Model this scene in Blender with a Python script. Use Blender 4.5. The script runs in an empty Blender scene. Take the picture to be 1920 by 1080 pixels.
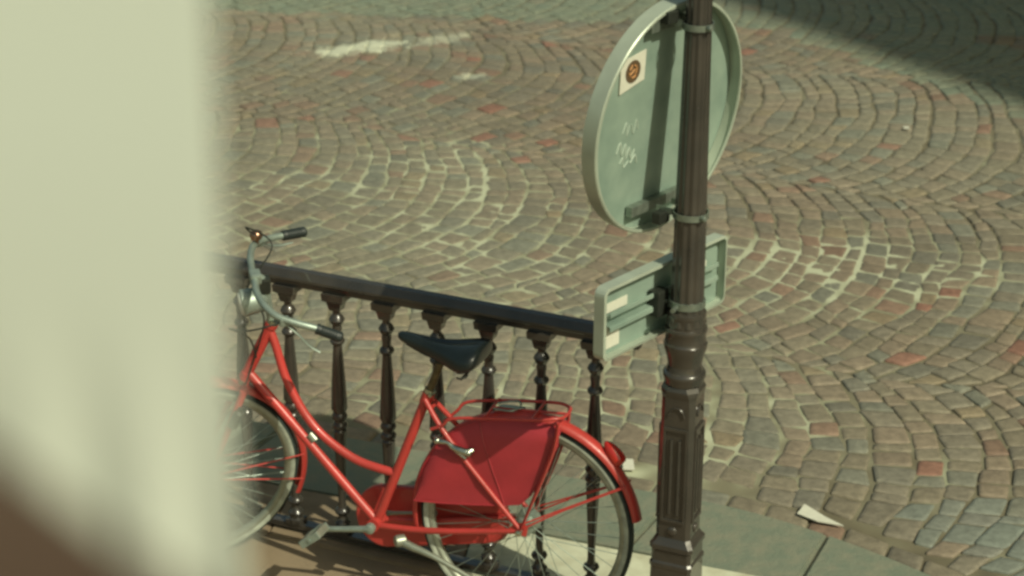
import bpy, bmesh, math, random
import numpy as np
from mathutils import Vector, Matrix, noise
random.seed(7)
rng = np.random.default_rng(5)
scene = bpy.context.scene
COL = scene.collection
V = Vector
R = math.radians

# ------------------------------------------------------------------ camera
cd = bpy.data.cameras.new('camera'); cam = bpy.data.objects.new('camera', cd); COL.objects.link(cam)
cr = V((0.99998465, 0.0021141, 0.0051208)); cu = V((-0.00554004, 0.38159778, 0.92431187)); cf = V((0, 0.92432606, -0.38160364))
cf = -(cr.cross(cu)).normalized()
m = Matrix((cr, cu, -cf)).transposed().to_4x4(); m.translation = V((0, 0, 3.471)); cam.matrix_world = m
cd.sensor_width = 36; cd.lens = 3846.126/1920*36
cd.clip_start = 0.05; cd.clip_end = 2000
cd.dof.use_dof = True; cd.dof.focus_distance = 6.35; cd.dof.aperture_fstop = 3.4
scene.camera = cam

# ------------------------------------------------------------------ light
SD = V((-0.69*math.cos(R(45)), 0.72*math.cos(R(45)), -math.sin(R(45)))).normalized()   # direction the sunlight travels
sl = bpy.data.lights.new('sun', 'SUN'); sl.energy = 3.75; sl.angle = R(0.53); sl.color = (1.0, 0.965, 0.74)
so = bpy.data.objects.new('sun', sl); COL.objects.link(so); so.rotation_euler = SD.to_track_quat('-Z', 'Y').to_euler(); so.location = (6, -6, 9)
w = bpy.data.worlds.new('World'); scene.world = w; w.use_nodes = True
nt = w.node_tree; nt.nodes.clear()
sky = nt.nodes.new('ShaderNodeTexSky'); sky.sky_type = 'NISHITA'; sky.sun_disc = False
sky.sun_elevation = R(45); sky.sun_rotation = math.atan2(-SD.x, -SD.y); sky.air_density = 1.2; sky.dust_density = 3.5
tint = nt.nodes.new('ShaderNodeMix'); tint.data_type = 'RGBA'; tint.blend_type = 'MULTIPLY'; tint.inputs[0].default_value = 1
tint.inputs[7].default_value = (1.0, 1.02, 0.74, 1)
bg = nt.nodes.new('ShaderNodeBackground'); bg.inputs[1].default_value = 0.088
wo = nt.nodes.new('ShaderNodeOutputWorld')
nt.links.new(sky.outputs[0], tint.inputs[6]); nt.links.new(tint.outputs[2], bg.inputs[0]); nt.links.new(bg.outputs[0], wo.inputs[0])
scene.view_settings.view_transform = 'Standard'; scene.view_settings.look = 'None'
scene.view_settings.exposure = 0.0; scene.view_settings.gamma = 1.0
scene.render.engine = 'CYCLES'
scene.cycles.pixel_filter_type = 'BLACKMAN_HARRIS'; scene.cycles.filter_width = 2.9
scene.render.resolution_x = 1024; scene.render.resolution_y = 576

# ------------------------------------------------------------------ materials
def mat(name, col, rough=0.5, metal=0.0, var=0.0, vscale=20.0, col2=None, bump=0.0, bscale=60.0, coat=0.0, spec=0.5, trans=0.0):
    M = bpy.data.materials.new(name); M.use_nodes = True; n = M.node_tree.nodes; L = M.node_tree.links
    b = n['Principled BSDF']
    b.inputs['Base Color'].default_value = (*col, 1); b.inputs['Roughness'].default_value = rough; b.inputs['Metallic'].default_value = metal
    b.inputs['Coat Weight'].default_value = coat; b.inputs['Specular IOR Level'].default_value = spec
    tc = n.new('ShaderNodeTexCoord')
    if var > 0:
        t = n.new('ShaderNodeTexNoise'); t.inputs['Scale'].default_value = vscale; t.inputs['Detail'].default_value = 5
        L.new(tc.outputs['Object'], t.inputs['Vector'])
        rp = n.new('ShaderNodeValToRGB'); rp.color_ramp.elements[0].position = 0.35; rp.color_ramp.elements[1].position = 0.7
        c2 = col2 or tuple(c*(1-var) for c in col)
        rp.color_ramp.elements[0].color = (*col, 1); rp.color_ramp.elements[1].color = (*c2, 1)
        L.new(t.outputs[0], rp.inputs[0]); L.new(rp.outputs[0], b.inputs['Base Color'])
        rr = n.new('ShaderNodeMapRange'); rr.inputs[3].default_value = rough*0.8; rr.inputs[4].default_value = min(1, rough*1.3)
        L.new(t.outputs[0], rr.inputs[0]); L.new(rr.outputs[0], b.inputs['Roughness'])
    if bump > 0:
        t2 = n.new('ShaderNodeTexNoise'); t2.inputs['Scale'].default_value = bscale; t2.inputs['Detail'].default_value = 6
        L.new(tc.outputs['Object'], t2.inputs['Vector'])
        bp = n.new('ShaderNodeBump'); bp.inputs['Strength'].default_value = bump; bp.inputs['Distance'].default_value = 0.004
        L.new(t2.outputs[0], bp.inputs['Height']); L.new(bp.outputs[0], b.inputs['Normal'])
    return M
M = {}
M['iron'] = mat('brown_painted_iron', (0.050, 0.044, 0.036), 0.24, 0, 0.40, 9, (0.030, 0.028, 0.024), 0.22, 30, 0.6)
M['red'] = mat('red_enamel', (0.48, 0.046, 0.040), 0.36, 0, 0.25, 7, (0.36, 0.040, 0.032), 0.15, 60, 0.22)
M['skirt'] = mat('crimson_vinyl', (0.36, 0.030, 0.040), 0.45, 0, 0.18, 12, None, 0.12, 40, 0.05)
M['chrome'] = mat('dull_chrome', (0.55, 0.60, 0.50), 0.26, 1.0, 0.3, 30)
M['alloy'] = mat('grey_alloy', (0.33, 0.40, 0.35), 0.45, 0.6, 0.25, 40)
M['black'] = mat('black_rubber', (0.018, 0.026, 0.025), 0.5, 0, 0.3, 60, None, 0.3, 120)
M['saddle'] = mat('black_vinyl', (0.008, 0.012, 0.012), 0.30, 0, 0.3, 25, None, 0.15, 60, 0.15)
M['tyre'] = mat('tyre_rubber', (0.028, 0.042, 0.038), 0.7, 0, 0.3, 40, None, 0.3, 200)
M['sidewall'] = mat('pale_sidewall', (0.40, 0.44, 0.36), 0.6, 0, 0.4, 30)
M['rim'] = mat('rim_metal', (0.34, 0.37, 0.30), 0.4, 0.6, 0.3, 30)
M['brass'] = mat('copper_bell', (0.36, 0.22, 0.15), 0.25, 0.9, 0.2, 30)
M['post'] = mat('seat_post_metal', (0.16, 0.13, 0.07), 0.35, 0.6, 0.4, 50)
M['lens'] = mat('red_lens', (0.42, 0.018, 0.012), 0.15, 0, 0.1, 30, None, 0, 1, 0.6)
M['amber'] = mat('amber_reflector', (0.9, 0.22, 0.02), 0.2, 0, 0, 1, None, 0, 1, 0.6)
M['signback'] = mat('weathered_aluminium', (0.285, 0.375, 0.310), 0.45, 0.15, 0.18, 9, (0.195, 0.275, 0.230), 0.12, 12)
M['flange'] = mat('bare_aluminium_edge', (0.43, 0.49, 0.40), 0.33, 0.25, 0.2, 9)
M['bracket'] = mat('galvanised_bracket', (0.28, 0.33, 0.28), 0.4, 0.7, 0.35, 60)
M['dark'] = mat('dark_fixing', (0.03, 0.035, 0.028), 0.5, 0.3, 0.3, 50)
M['sticker'] = mat('white_sticker', (0.62, 0.62, 0.52), 0.6, 0, 0.08, 60)
M['ink'] = mat('brown_ink', (0.11, 0.07, 0.035), 0.6, 0, 0.2, 90)
M['orange'] = mat('orange_ink', (0.52, 0.26, 0.10), 0.6, 0, 0.2, 90)
M['scrawl'] = mat('scratched_white_scrawl', (0.36, 0.44, 0.37), 0.7)
M['paper'] = mat('white_paper', (0.60, 0.60, 0.50), 0.8, 0, 0.1, 30)
M['slab'] = mat('granite_slab', (0.148, 0.178, 0.132), 0.75, 0, 0.3, 16, (0.195, 0.200, 0.145), 1.0, 60)
M['tanstone'] = mat('tan_kerb_stone', (0.25, 0.19, 0.12), 0.85, 0, 0.3, 9, (0.19, 0.14, 0.085), 0.5, 60)
M['pale'] = mat('pale_limestone', (0.54, 0.56, 0.42), 0.8, 0, 0.22, 14, (0.42, 0.42, 0.30), 0.3, 60)
M['tan'] = mat('tan_pavement', (0.255, 0.195, 0.125), 0.85, 0, 0.3, 3.5, (0.205, 0.155, 0.095), 0.5, 90)
M['earth'] = mat('dusty_ground', (0.17, 0.155, 0.11), 0.9, 0, 0.4, 1.5, None, 0.5, 10)
M['wood'] = mat('brown_wood', (0.070, 0.038, 0.022), 0.6, 0, 0.3, 6, None, 0.2, 30)
M['render'] = mat('building_render', (0.42, 0.38, 0.30), 0.9, 0, 0.2, 1.2, None, 0.3, 20)
M['zinc'] = mat('zinc_roof', (0.22, 0.24, 0.25), 0.5, 0.4, 0.2, 3)
M['glass'] = mat('window_glass', (0.03, 0.04, 0.045), 0.08, 0, 0, 1, None, 0, 1, 0)
M['lampglass'] = mat('lantern_glass', (0.55, 0.56, 0.48), 0.25)

# curtain: cloth that also lets some light through
cm = bpy.data.materials.new('cream_cloth'); cm.use_nodes = True; n = cm.node_tree.nodes; L = cm.node_tree.links
n.clear(); o_ = n.new('ShaderNodeOutputMaterial'); df = n.new('ShaderNodeBsdfDiffuse'); tl = n.new('ShaderNodeBsdfTranslucent'); mx = n.new('ShaderNodeMixShader')
df.inputs[0].default_value = (0.72, 0.77, 0.70, 1); tl.inputs[0].default_value = (0.8, 0.84, 0.72, 1); mx.inputs[0].default_value = 0.25
L.new(df.outputs[0], mx.inputs[1]); L.new(tl.outputs[0], mx.inputs[2]); L.new(mx.outputs[0], o_.inputs[0]); M['cloth'] = cm

# cobbles: every stone carries its own colour as an attribute
cb = bpy.data.materials.new('worn_cobble'); cb.use_nodes = True; n = cb.node_tree.nodes; L = cb.node_tree.links; b = n['Principled BSDF']
at = n.new('ShaderNodeAttribute'); at.attribute_name = 'stone'; tc = n.new('ShaderNodeTexCoord')
t1 = n.new('ShaderNodeTexNoise'); t1.inputs['Scale'].default_value = 28; t1.inputs['Detail'].default_value = 7; t1.inputs['Roughness'].default_value = 0.65
mr = n.new('ShaderNodeMapRange'); mr.inputs[1].default_value = 0.3; mr.inputs[2].default_value = 0.7; mr.inputs[3].default_value = 0.72; mr.inputs[4].default_value = 1.28
ml = n.new('ShaderNodeMix'); ml.data_type = 'RGBA'; ml.blend_type = 'MULTIPLY'; ml.inputs[0].default_value = 1
L.new(tc.outputs['Object'], t1.inputs['Vector']); L.new(t1.outputs[0], mr.inputs[0]); L.new(at.outputs['Color'], ml.inputs[6]); L.new(mr.outputs[0], ml.inputs[7])
L.new(ml.outputs[2], b.inputs['Base Color']); b.inputs['Roughness'].default_value = 0.62; b.inputs['Specular IOR Level'].default_value = 0.35
t2 = n.new('ShaderNodeTexNoise'); t2.inputs['Scale'].default_value = 70; t2.inputs['Detail'].default_value = 6; L.new(tc.outputs['Object'], t2.inputs['Vector'])
bp = n.new('ShaderNodeBump'); bp.inputs['Strength'].default_value = 0.6; bp.inputs['Distance'].default_value = 0.004
L.new(t2.outputs[0], bp.inputs['Height']); L.new(bp.outputs[0], b.inputs['Normal']); M['cobble'] = cb
# joint filling: pale mortar, worn away to dark dirt in patches (attribute 'fill' from the modelled height)
jm = bpy.data.materials.new('joint_filling'); jm.use_nodes = True; n = jm.node_tree.nodes; L = jm.node_tree.links; b = n['Principled BSDF']
at = n.new('ShaderNodeAttribute'); at.attribute_name = 'fill'; rp = n.new('ShaderNodeValToRGB')
e = rp.color_ramp.elements; e[0].position = 0.0; e[0].color = (0.085, 0.075, 0.050, 1); e[1].position = 1.0; e[1].color = (0.42, 0.44, 0.31, 1)
k = e.new(0.25); k.color = (0.13, 0.115, 0.072, 1); k = e.new(0.55); k.color = (0.185, 0.175, 0.115, 1); k = e.new(0.72); k.color = (0.26, 0.265, 0.175, 1)
L.new(at.outputs['Fac'], rp.inputs[0]); L.new(rp.outputs[0], b.inputs['Base Color']); b.inputs['Roughness'].default_value = 0.9
M['joint'] = jm
def worn_paint(mt):
    n = mt.node_tree.nodes; L = mt.node_tree.links; b = n['Principled BSDF']; src = b.inputs['Base Color'].links[0].from_socket
    g_ = n.new('ShaderNodeNewGeometry'); ns = n.new('ShaderNodeTexNoise'); ns.inputs['Scale'].default_value = 7; ns.inputs['Detail'].default_value = 8; ns.inputs['Roughness'].default_value = 0.75
    L.new(g_.outputs['Position'], ns.inputs['Vector']); prev = None
    for (cx, cy, an, a_, b__, st_) in ((-0.93, 12.30, 30, 0.42, 0.15, 1.0), (-0.42, 12.50, 35, 0.30, 0.10, 0.45), (-0.26, 11.70, 20, 0.13, 0.06, 0.6)):
        mp = n.new('ShaderNodeMapping'); mp.vector_type = 'TEXTURE'; mp.inputs['Location'].default_value = (cx, cy, 0); mp.inputs['Rotation'].default_value = (0, 0, R(an)); mp.inputs['Scale'].default_value = (a_, b__, 1000)
        L.new(g_.outputs['Position'], mp.inputs['Vector']); ln_ = n.new('ShaderNodeVectorMath'); ln_.operation = 'LENGTH'; L.new(mp.outputs[0], ln_.inputs[0])
        ma = n.new('ShaderNodeMath'); ma.operation = 'MULTIPLY_ADD'; L.new(ns.outputs[0], ma.inputs[0]); ma.inputs[1].default_value = -4.2; ma.inputs[2].default_value = 2.15
        ad = n.new('ShaderNodeMath'); ad.operation = 'ADD'; L.new(ma.outputs[0], ad.inputs[0]); L.new(ln_.outputs['Value'], ad.inputs[1])
        mr_ = n.new('ShaderNodeMapRange'); L.new(ad.outputs[0], mr_.inputs[0]); mr_.inputs[1].default_value = 0.95; mr_.inputs[2].default_value = 0.55; mr_.inputs[3].default_value = 0; mr_.inputs[4].default_value = st_
        if prev is None: prev = mr_.outputs[0]
        else:
            mx_ = n.new('ShaderNodeMath'); mx_.operation = 'MAXIMUM'; L.new(prev, mx_.inputs[0]); L.new(mr_.outputs[0], mx_.inputs[1]); prev = mx_.outputs[0]
    mix = n.new('ShaderNodeMix'); mix.data_type = 'RGBA'; L.new(prev, mix.inputs[0]); L.new(src, mix.inputs[6]); mix.inputs[7].default_value = (0.50, 0.52, 0.40, 1); L.new(mix.outputs[2], b.inputs['Base Color'])
worn_paint(cb); worn_paint(jm)

# ------------------------------------------------------------------ mesh helpers
class MB:
    def __init__(s, mtx=None): s.v = []; s.f = []; s.sm = []; s.m = mtx
    def add(s, vs, fs, smooth=True, mtx=None):
        k = len(s.v)
        if mtx is not None: vs = [mtx @ V(p) for p in vs]
        s.v += [V(p) for p in vs]; s.f += [tuple(i+k for i in f) for f in fs]; s.sm += [smooth]*len(fs); return s
    def box(s, c, size, ax=None, bevel=0.0, mtx=None):
        bm = bmesh.new(); bmesh.ops.create_cube(bm, size=1)
        for v in bm.verts: v.co = V((v.co.x*size[0], v.co.y*size[1], v.co.z*size[2]))
        if bevel > 0: bmesh.ops.bevel(bm, geom=bm.edges[:], offset=bevel, segments=2, affect='EDGES', profile=0.6)
        bm.verts.index_update()
        A = ax or Matrix.Identity(3)
        vs = [V(c) + A @ v.co for v in bm.verts]; fs = [tuple(v.index for v in f.verts) for f in bm.faces]; bm.free()
        return s.add(vs, fs, False, mtx)
    def tube(s, pts, r, seg=12, closed=False, caps=True, sub=0, mtx=None, flat=1.0):
        pts = [V(p) for p in pts]
        if not isinstance(r, (list, tuple)): r = [r]*len(pts)
        if sub and len(pts) > 2:
            n_ = len(pts); P = []; Q = []
            for i in range(n_ if closed else n_-1):
                g = (lambda k: pts[k % n_]) if closed else (lambda k: pts[min(max(k, 0), n_-1)])
                p0, p1, p2, p3 = g(i-1), g(i), g(i+1), g(i+2)
                for j in range(sub):
                    t = j/sub
                    P.append(0.5*((2*p1)+(p2-p0)*t+(2*p0-5*p1+4*p2-p3)*t*t+(3*p1-p0-3*p2+p3)*t**3))
                    Q.append(r[i % n_]*(1-t)+r[(i+1) % n_]*t)
            if not closed: P.append(pts[-1]); Q.append(r[-1])
            pts, r = P, Q
        n_ = len(pts); vs = []; up = None
        for i in range(n_):
            if closed: d = pts[(i+1) % n_]-pts[i-1]
            else: d = pts[min(i+1, n_-1)]-pts[max(i-1, 0)]
            d.normalize()
            if up is None: up = V((0, 0, 1)) if abs(d.z) < 0.9 else V((1, 0, 0))
            a = d.cross(up).normalized(); b_ = a.cross(d).normalized(); up = b_
            for j in range(seg):
                t = 2*math.pi*j/seg
                vs.append(pts[i]+(a*math.cos(t)+b_*math.sin(t)*flat)*r[i])
        fs = []
        for i in range(n_ if closed else n_-1):
            i2 = (i+1) % n_
            for j in range(seg):
                j2 = (j+1) % seg; fs.append((i*seg+j, i*seg+j2, i2*seg+j2, i2*seg+j))
        s.add(vs, fs, True, mtx)
        if caps and not closed:
            s.add(vs[:seg], [tuple(reversed(range(seg)))], False, mtx); s.add(vs[-seg:], [tuple(range(seg))], False, mtx)
        return s
    def lathe(s, prof, o=(0, 0, 0), ax=(0, 0, 1), seg=28, mtx=None, flute=0, fd=0.0):
        o = V(o); a = V(ax).normalized(); x = a.orthogonal().normalized(); y = a.cross(x); vs = []
        for (r, h) in prof:
            for j in range(seg):
                t = 2*math.pi*j/seg; rr = r*(1-fd*(0.5+0.5*math.cos(flute*t))) if flute else r
                vs.append(o+a*h+(x*math.cos(t)+y*math.sin(t))*rr)
        fs = [(i*seg+j, i*seg+(j+1) % seg, (i+1)*seg+(j+1) % seg, (i+1)*seg+j) for i in range(len(prof)-1) for j in range(seg)]
        fs += [tuple(reversed(range(seg))), tuple(range((len(prof)-1)*seg, len(prof)*seg))]
        return s.add(vs, fs, True, mtx)
    def prism(s, poly, o, ex, ey, ez, h, mtx=None):      # polygon in (ex,ey) at o, thickness h along ez
        o, ex, ey, ez = V(o), V(ex), V(ey), V(ez); n_ = len(poly)
        vs = [o+ex*p[0]+ey*p[1] for p in poly]; vs += [v+ez*h for v in vs]
        fs = [tuple(reversed(range(n_))), tuple(range(n_, 2*n_))]+[(i, (i+1) % n_, n_+(i+1) % n_, n_+i) for i in range(n_)]
        return s.add(vs, fs, False, mtx)
    def ball(s, c, r, seg=16, sc=(1, 1, 1), ax=None, mtx=None):
        A = ax or Matrix.Identity(3); c = V(c); vs = []; fs = []
        for i in range(1, seg//2):
            p = math.pi*i/(seg//2)
            for j in range(seg):
                t = 2*math.pi*j/seg; vs.append(c+A @ V((r*sc[0]*math.sin(p)*math.cos(t), r*sc[1]*math.sin(p)*math.sin(t), r*sc[2]*math.cos(p))))
        k = seg//2-1
        for i in range(k-1):
            for j in range(seg): fs.append((i*seg+j, (i+1)*seg+j, (i+1)*seg+(j+1) % seg, i*seg+(j+1) % seg))
        vs += [c+A @ V((0, 0, r*sc[2])), c-A @ V((0, 0, r*sc[2]))]; T_ = len(vs)
        for j in range(seg): fs.append((j, (j+1) % seg, T_-2)); fs.append(((k-1)*seg+(j+1) % seg, (k-1)*seg+j, T_-1))
        return s.add(vs, fs, True, mtx)
    def build(s, name, m_, parent=None):
        me = bpy.data.meshes.new(name)
        vs = s.v
        if parent is not None:
            inv = parent_world(parent).inverted(); vs = [inv @ p for p in vs]
        me.from_pydata([tuple(p) for p in vs], [], s.f); me.polygons.foreach_set('use_smooth', s.sm); me.materials.append(m_)
        bm = bmesh.new(); bm.from_mesh(me); bmesh.ops.recalc_face_normals(bm, faces=bm.faces)
        for e_ in bm.edges:
            if len(e_.link_faces) == 2 and e_.calc_face_angle(0) > R(38): e_.smooth = False
        bm.to_mesh(me); bm.free(); me.update()
        o = bpy.data.objects.new(name, me); COL.objects.link(o)
        if parent is not None: o.parent = parent
        return o
def parent_world(o):
    m_ = o.matrix_basis.copy()
    while o.parent: o = o.parent; m_ = o.matrix_basis @ m_
    return m_
def tag(o, label, cat=None, group=None, kind=None):
    if label: o['label'] = label
    if cat: o['category'] = cat
    if group: o['group'] = group
    if kind: o['kind'] = kind
    return o
def thing(name, label, cat, loc, group=None):
    o = bpy.data.objects.new(name, None); COL.objects.link(o); o.location = loc; o.empty_display_size = 0.1
    return tag(o, label, cat, group)
def struct(o, label=None): o['kind'] = 'structure'; return o

# ------------------------------------------------------------------ setting
g = MB(); g.add([(-90, -60, -0.06), (90, -60, -0.06), (90, 120, -0.06), (-90, 120, -0.06)], [(0, 1, 2, 3)], False); struct(g.build('ground', M['earth']))

KA = R(-20.5); ku = V((math.cos(KA), math.sin(KA), 0)); kn = V((-math.sin(KA), math.cos(KA), 0))     # kerb direction and its normal (away)
KP = V((0.1, 6.645, 0))                                                                              # a point on the far edge of the slabs
def kedge(u):     # far edge of the slab row; bends towards the camera on the right
    return -0.30*max(0.0, u-0.62)**1.7
def UV(u, v): return KP+ku*u+kn*v
# joint filling sheet with modelled height
def gs(x, y, cx, cy, sx, sy): return math.exp(-((x-cx)/sx)**2-((y-cy)/sy)**2)
def fillf(x, y):
    a = noise.noise(V((x*0.9+3.1, y*0.7-1.0, 0.3)))*0.5+noise.noise(V((x*2.9, y*2.4, 4.0)))*0.42+noise.noise(V((x*11, y*10, 7.0)))*0.60
    c = 0.50*gs(x, y, -0.75, 9.8, 1.6, 1.5)+0.60*gs(x, y, 1.75, 8.75, 1.1, 0.55)+0.42*gs(x, y, 0.0, 7.8, 1.1, 1.3)+0.34*gs(x, y, 0.9, 6.9, 0.9, 0.5)-0.06
    return max(0.0, min(1.0, 0.36+0.62*a+c))
nx, ny = 380, 480; x0, x1, y0, y1 = -3.4, 5.6, 5.2, 17.2
gx = np.linspace(x0, x1, nx); gy = np.linspace(y0, y1, ny); vs = []; fl = []
for yy in gy:
    for xx in gx:
        f_ = fillf(xx, yy); fl.append(f_); vs.append((xx, yy, -0.0100+0.0078*f_+(0.0012+0.0024*f_)*noise.noise(V((xx*22, yy*22, 0)))))
fs = [(j*nx+i, j*nx+i+1, (j+1)*nx+i+1, (j+1)*nx+i) for j in range(ny-1) for i in range(nx-1)]
me = bpy.data.meshes.new('street_joints'); me.from_pydata(vs, [], fs); me.materials.append(M['joint'])
a_ = me.attributes.new('fill', 'FLOAT', 'POINT'); a_.data.foreach_set('value', fl)
me.polygons.foreach_set('use_smooth', [True]*len(fs)); o = bpy.data.objects.new('street_joints', me); COL.objects.link(o); struct(o)

# cobbles laid in segmental arcs
pal = [((0.212, 0.186, 0.134), 34), ((0.198, 0.178, 0.134), 26), ((0.224, 0.184, 0.134), 22), ((0.186, 0.186, 0.146), 10), ((0.234, 0.192, 0.138), 8),
       ((0.228, 0.158, 0.114), 6), ((0.250, 0.138, 0.100), 1.6), ((0.168, 0.160, 0.126), 6), ((0.236, 0.192, 0.126), 5)]
pw = np.array([p[1] for p in pal], float); pw /= pw.sum()
cv = []; cfc = []; cc = []
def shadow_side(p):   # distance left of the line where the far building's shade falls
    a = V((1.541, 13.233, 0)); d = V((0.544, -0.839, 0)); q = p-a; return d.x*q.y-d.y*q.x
def stone(corners, tight=1.0):
    c = sum(corners, V((0, 0, 0)))/4
    k = len(cv); col = np.array(pal[rng.choice(len(pal), p=pw)][0])*rng.uniform(0.84, 1.02)
    big = noise.noise(V((c.x*0.55+2, c.y*0.42, 1.3))); mid = noise.noise(V((c.x*1.7, c.y*1.5, 5.5)))
    col = col*(1+0.16*mid)*(1+0.10*big); gt = max(0.0, min(0.5, 0.12+0.8*big+0.4*mid)); col = col*(1-gt*0.55)+np.array((0.170, 0.188, 0.142))*gt*0.55
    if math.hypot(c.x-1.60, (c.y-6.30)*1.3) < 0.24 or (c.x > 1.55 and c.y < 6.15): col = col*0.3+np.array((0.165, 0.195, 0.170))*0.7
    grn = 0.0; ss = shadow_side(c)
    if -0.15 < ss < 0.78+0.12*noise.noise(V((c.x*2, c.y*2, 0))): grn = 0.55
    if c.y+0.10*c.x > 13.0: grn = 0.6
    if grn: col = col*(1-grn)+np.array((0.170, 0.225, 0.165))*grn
    hz = rng.uniform(-0.0025, 0.002); dome = rng.uniform(0.0005, 0.0025); tx, ty = rng.uniform(-0.022, 0.022, 2)
    ch = rng.uniform(0.05, 0.20, 4); oct_ = []
    for i in range(4):
        p = corners[i]; a = corners[i-1]; b2 = corners[(i+1) % 4]
        oct_.append(p+(a-p)*ch[i]*0.8); oct_.append(p+(a-p)*ch[i]*0.22+(b2-p)*ch[i]*0.22); oct_.append(p+(b2-p)*ch[i]*0.8)
    n_ = 12
    for (sc, dz) in ((1.0, -0.022), (0.99, -0.0045), (0.95, -0.0008), (0.70, dome*0.7)):
        for p in oct_:
            qd = (p-c)*sc; cv.append((c.x+qd.x, c.y+qd.y, hz+dz+qd.x*tx+qd.y*ty)); cc.append((*col, 1))
    cv.append((c.x, c.y, hz+dome)); cc.append((*col, 1))
    for r_ in range(3):
        for i in range(n_): cfc.append((k+r_*n_+i, k+r_*n_+(i+1) % n_, k+(r_+1)*n_+(i+1) % n_, k+(r_+1)*n_+i))
    for i in range(n_): cfc.append((k+3*n_+i, k+3*n_+(i+1) % n_, k+4*n_))
W = 2.02; HA = R(37); AR = W/2/math.sin(HA); pitch = 0.114
joff = -0.35
for band in range(-1, 6):
    vc = 0.40+band*W                                   # band centre
    arcl = 2*HA*AR; n0 = round(arcl/0.112)
    wob = rng.uniform(0, 1)
    edge = lambda r_, t: 0.040*noise.noise(V((r_*7.3, t*2.2, band*3.7)))+0.022*noise.noise(V((r_*5.1, t*9.0, band*1.7)))
    for row in range(-48, 62):
        jit = rng.uniform(-0.3, 0.3); nst = n0+rng.integers(-1, 2); cuts = np.linspace(-1, 1, nst+1)+rng.normal(0, 0.30/nst, nst+1); cuts[0] = -1; cuts[-1] = 1
        rowj = rng.normal(0, 0.004)
        for i in range(nst):
            cn = []
            for (t, nx_) in ((cuts[i], 0), (cuts[i+1], 0), (cuts[i+1], 1), (cuts[i], 1)):
                th = t*HA; ct, st_ = math.cos(th), math.sin(th)
                u = row*pitch+wob*pitch+AR*ct-AR+edge(row+nx_, t)+nx_*pitch*ct*ct; v = AR*st_+nx_*pitch*ct*st_
                vm = W/2+0.03*noise.noise(V((u*1.5, band*5.0, 1.0)))
                if v > vm or t == 1: u += 0.0 if t == 1 and not nx_ else (v-vm)*0.0; v = vm
                elif v < -vm or t == -1: v = -vm
                v += vc
                wv = 0.12*noise.noise(V((u*0.7, v*0.7, 2.0))); cn.append((u+rowj+wv+0.030*noise.noise(V((u*3.4, v*3.4, 12.0))), v+0.20*noise.noise(V((u*0.55, v*0.55, 9.0)))+0.030*noise.noise(V((u*3.4, v*3.4, 15.0)))))
            cu_, cv_ = sum(p[0] for p in cn)/4, sum(p[1] for p in cn)/4
            if cv_ < kedge(cu_)+0.155: continue
            P = UV(cu_, cv_)
            if not (-3.3 < P.x < 5.5 and P.y < 17): continue
            cs = []
            C_ = V((cu_, cv_)); tn_ = rng.normal(0, 0.045)
            for p in cn:
                d = V(p)-C_; d = V((d.x-d.y*tn_, d.y+d.x*tn_)); sx = 1-0.0095/0.11*rng.uniform(0.25, 1.7); p2 = C_+d*sx+V((rng.normal(0, 0.0030), rng.normal(0, 0.0042)))
                cs.append(UV(p2.x, max(p2.y, kedge(p2.x)+0.108)))
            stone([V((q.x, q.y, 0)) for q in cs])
u_ = -3.3
while u_ < 3.6:                                         # straight border course of longer stones against the slabs
    l_ = rng.uniform(0.12, 0.17); cs = []
    for (uu, vv) in ((u_+0.004, 0.008), (u_+l_-0.004, 0.008), (u_+l_-0.005, 0.100+rng.normal(0, 0.003)), (u_+0.005, 0.100+rng.normal(0, 0.003))): q = UV(uu, kedge(uu)+vv); cs.append(V((q.x, q.y, 0)))
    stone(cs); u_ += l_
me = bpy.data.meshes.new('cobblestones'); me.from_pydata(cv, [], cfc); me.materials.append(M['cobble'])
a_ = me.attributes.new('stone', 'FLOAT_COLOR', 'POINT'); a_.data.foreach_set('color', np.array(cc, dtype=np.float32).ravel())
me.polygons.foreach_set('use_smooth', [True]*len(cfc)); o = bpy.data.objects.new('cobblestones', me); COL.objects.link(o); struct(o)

# granite kerb slabs, one structure
g = MB(); SWD = 0.44
us = [-3.6, -2.75, -1.9, -1.02, -0.15, 0.52, 1.085, 1.9, 2.8, 3.7]
for i in range(len(us)-1):
    a, b_ = us[i]+0.004, us[i+1]-0.004; n_ = 6; sk = 0.05
    far = [(a+(b_-a)*t/n_, kedge(a+(b_-a)*t/n_)) for t in range(n_+1)]
    near = [(p[0]-sk, p[1]-SWD-(0.5 if p[0] > 0.62 else 0.0)*min(1, (p[0]-0.62)*3 if p[0] > .62 else 0)) for p in reversed(far)]
    poly = far+near; poly = [poly[0], *poly[1:]]
    g.prism([( p[0], p[1]) for p in poly], KP+V((0, 0, -0.055)), ku, kn, V((0, 0, 1)), 0.065)
slabs = g.build('kerb_slabs', M['slab'])
bm = bmesh.new(); bm.from_mesh(slabs.data)
bmesh.ops.bevel(bm, geom=[e_ for e_ in bm.edges if e_.calc_face_angle(0) > 1 and (e_.verts[0].co.z > 0 and e_.verts[1].co.z > 0)], offset=0.009, segments=2, affect='EDGES')
bm.to_mesh(slabs.data); bm.free(); struct(slabs)

# railing direction
RA = R(-24); rt_ = V((math.cos(RA), math.sin(RA), 0)); rn_ = V((-math.sin(RA), math.cos(RA), 0)); RP = V((-0.24, 5.973, 0))
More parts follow.
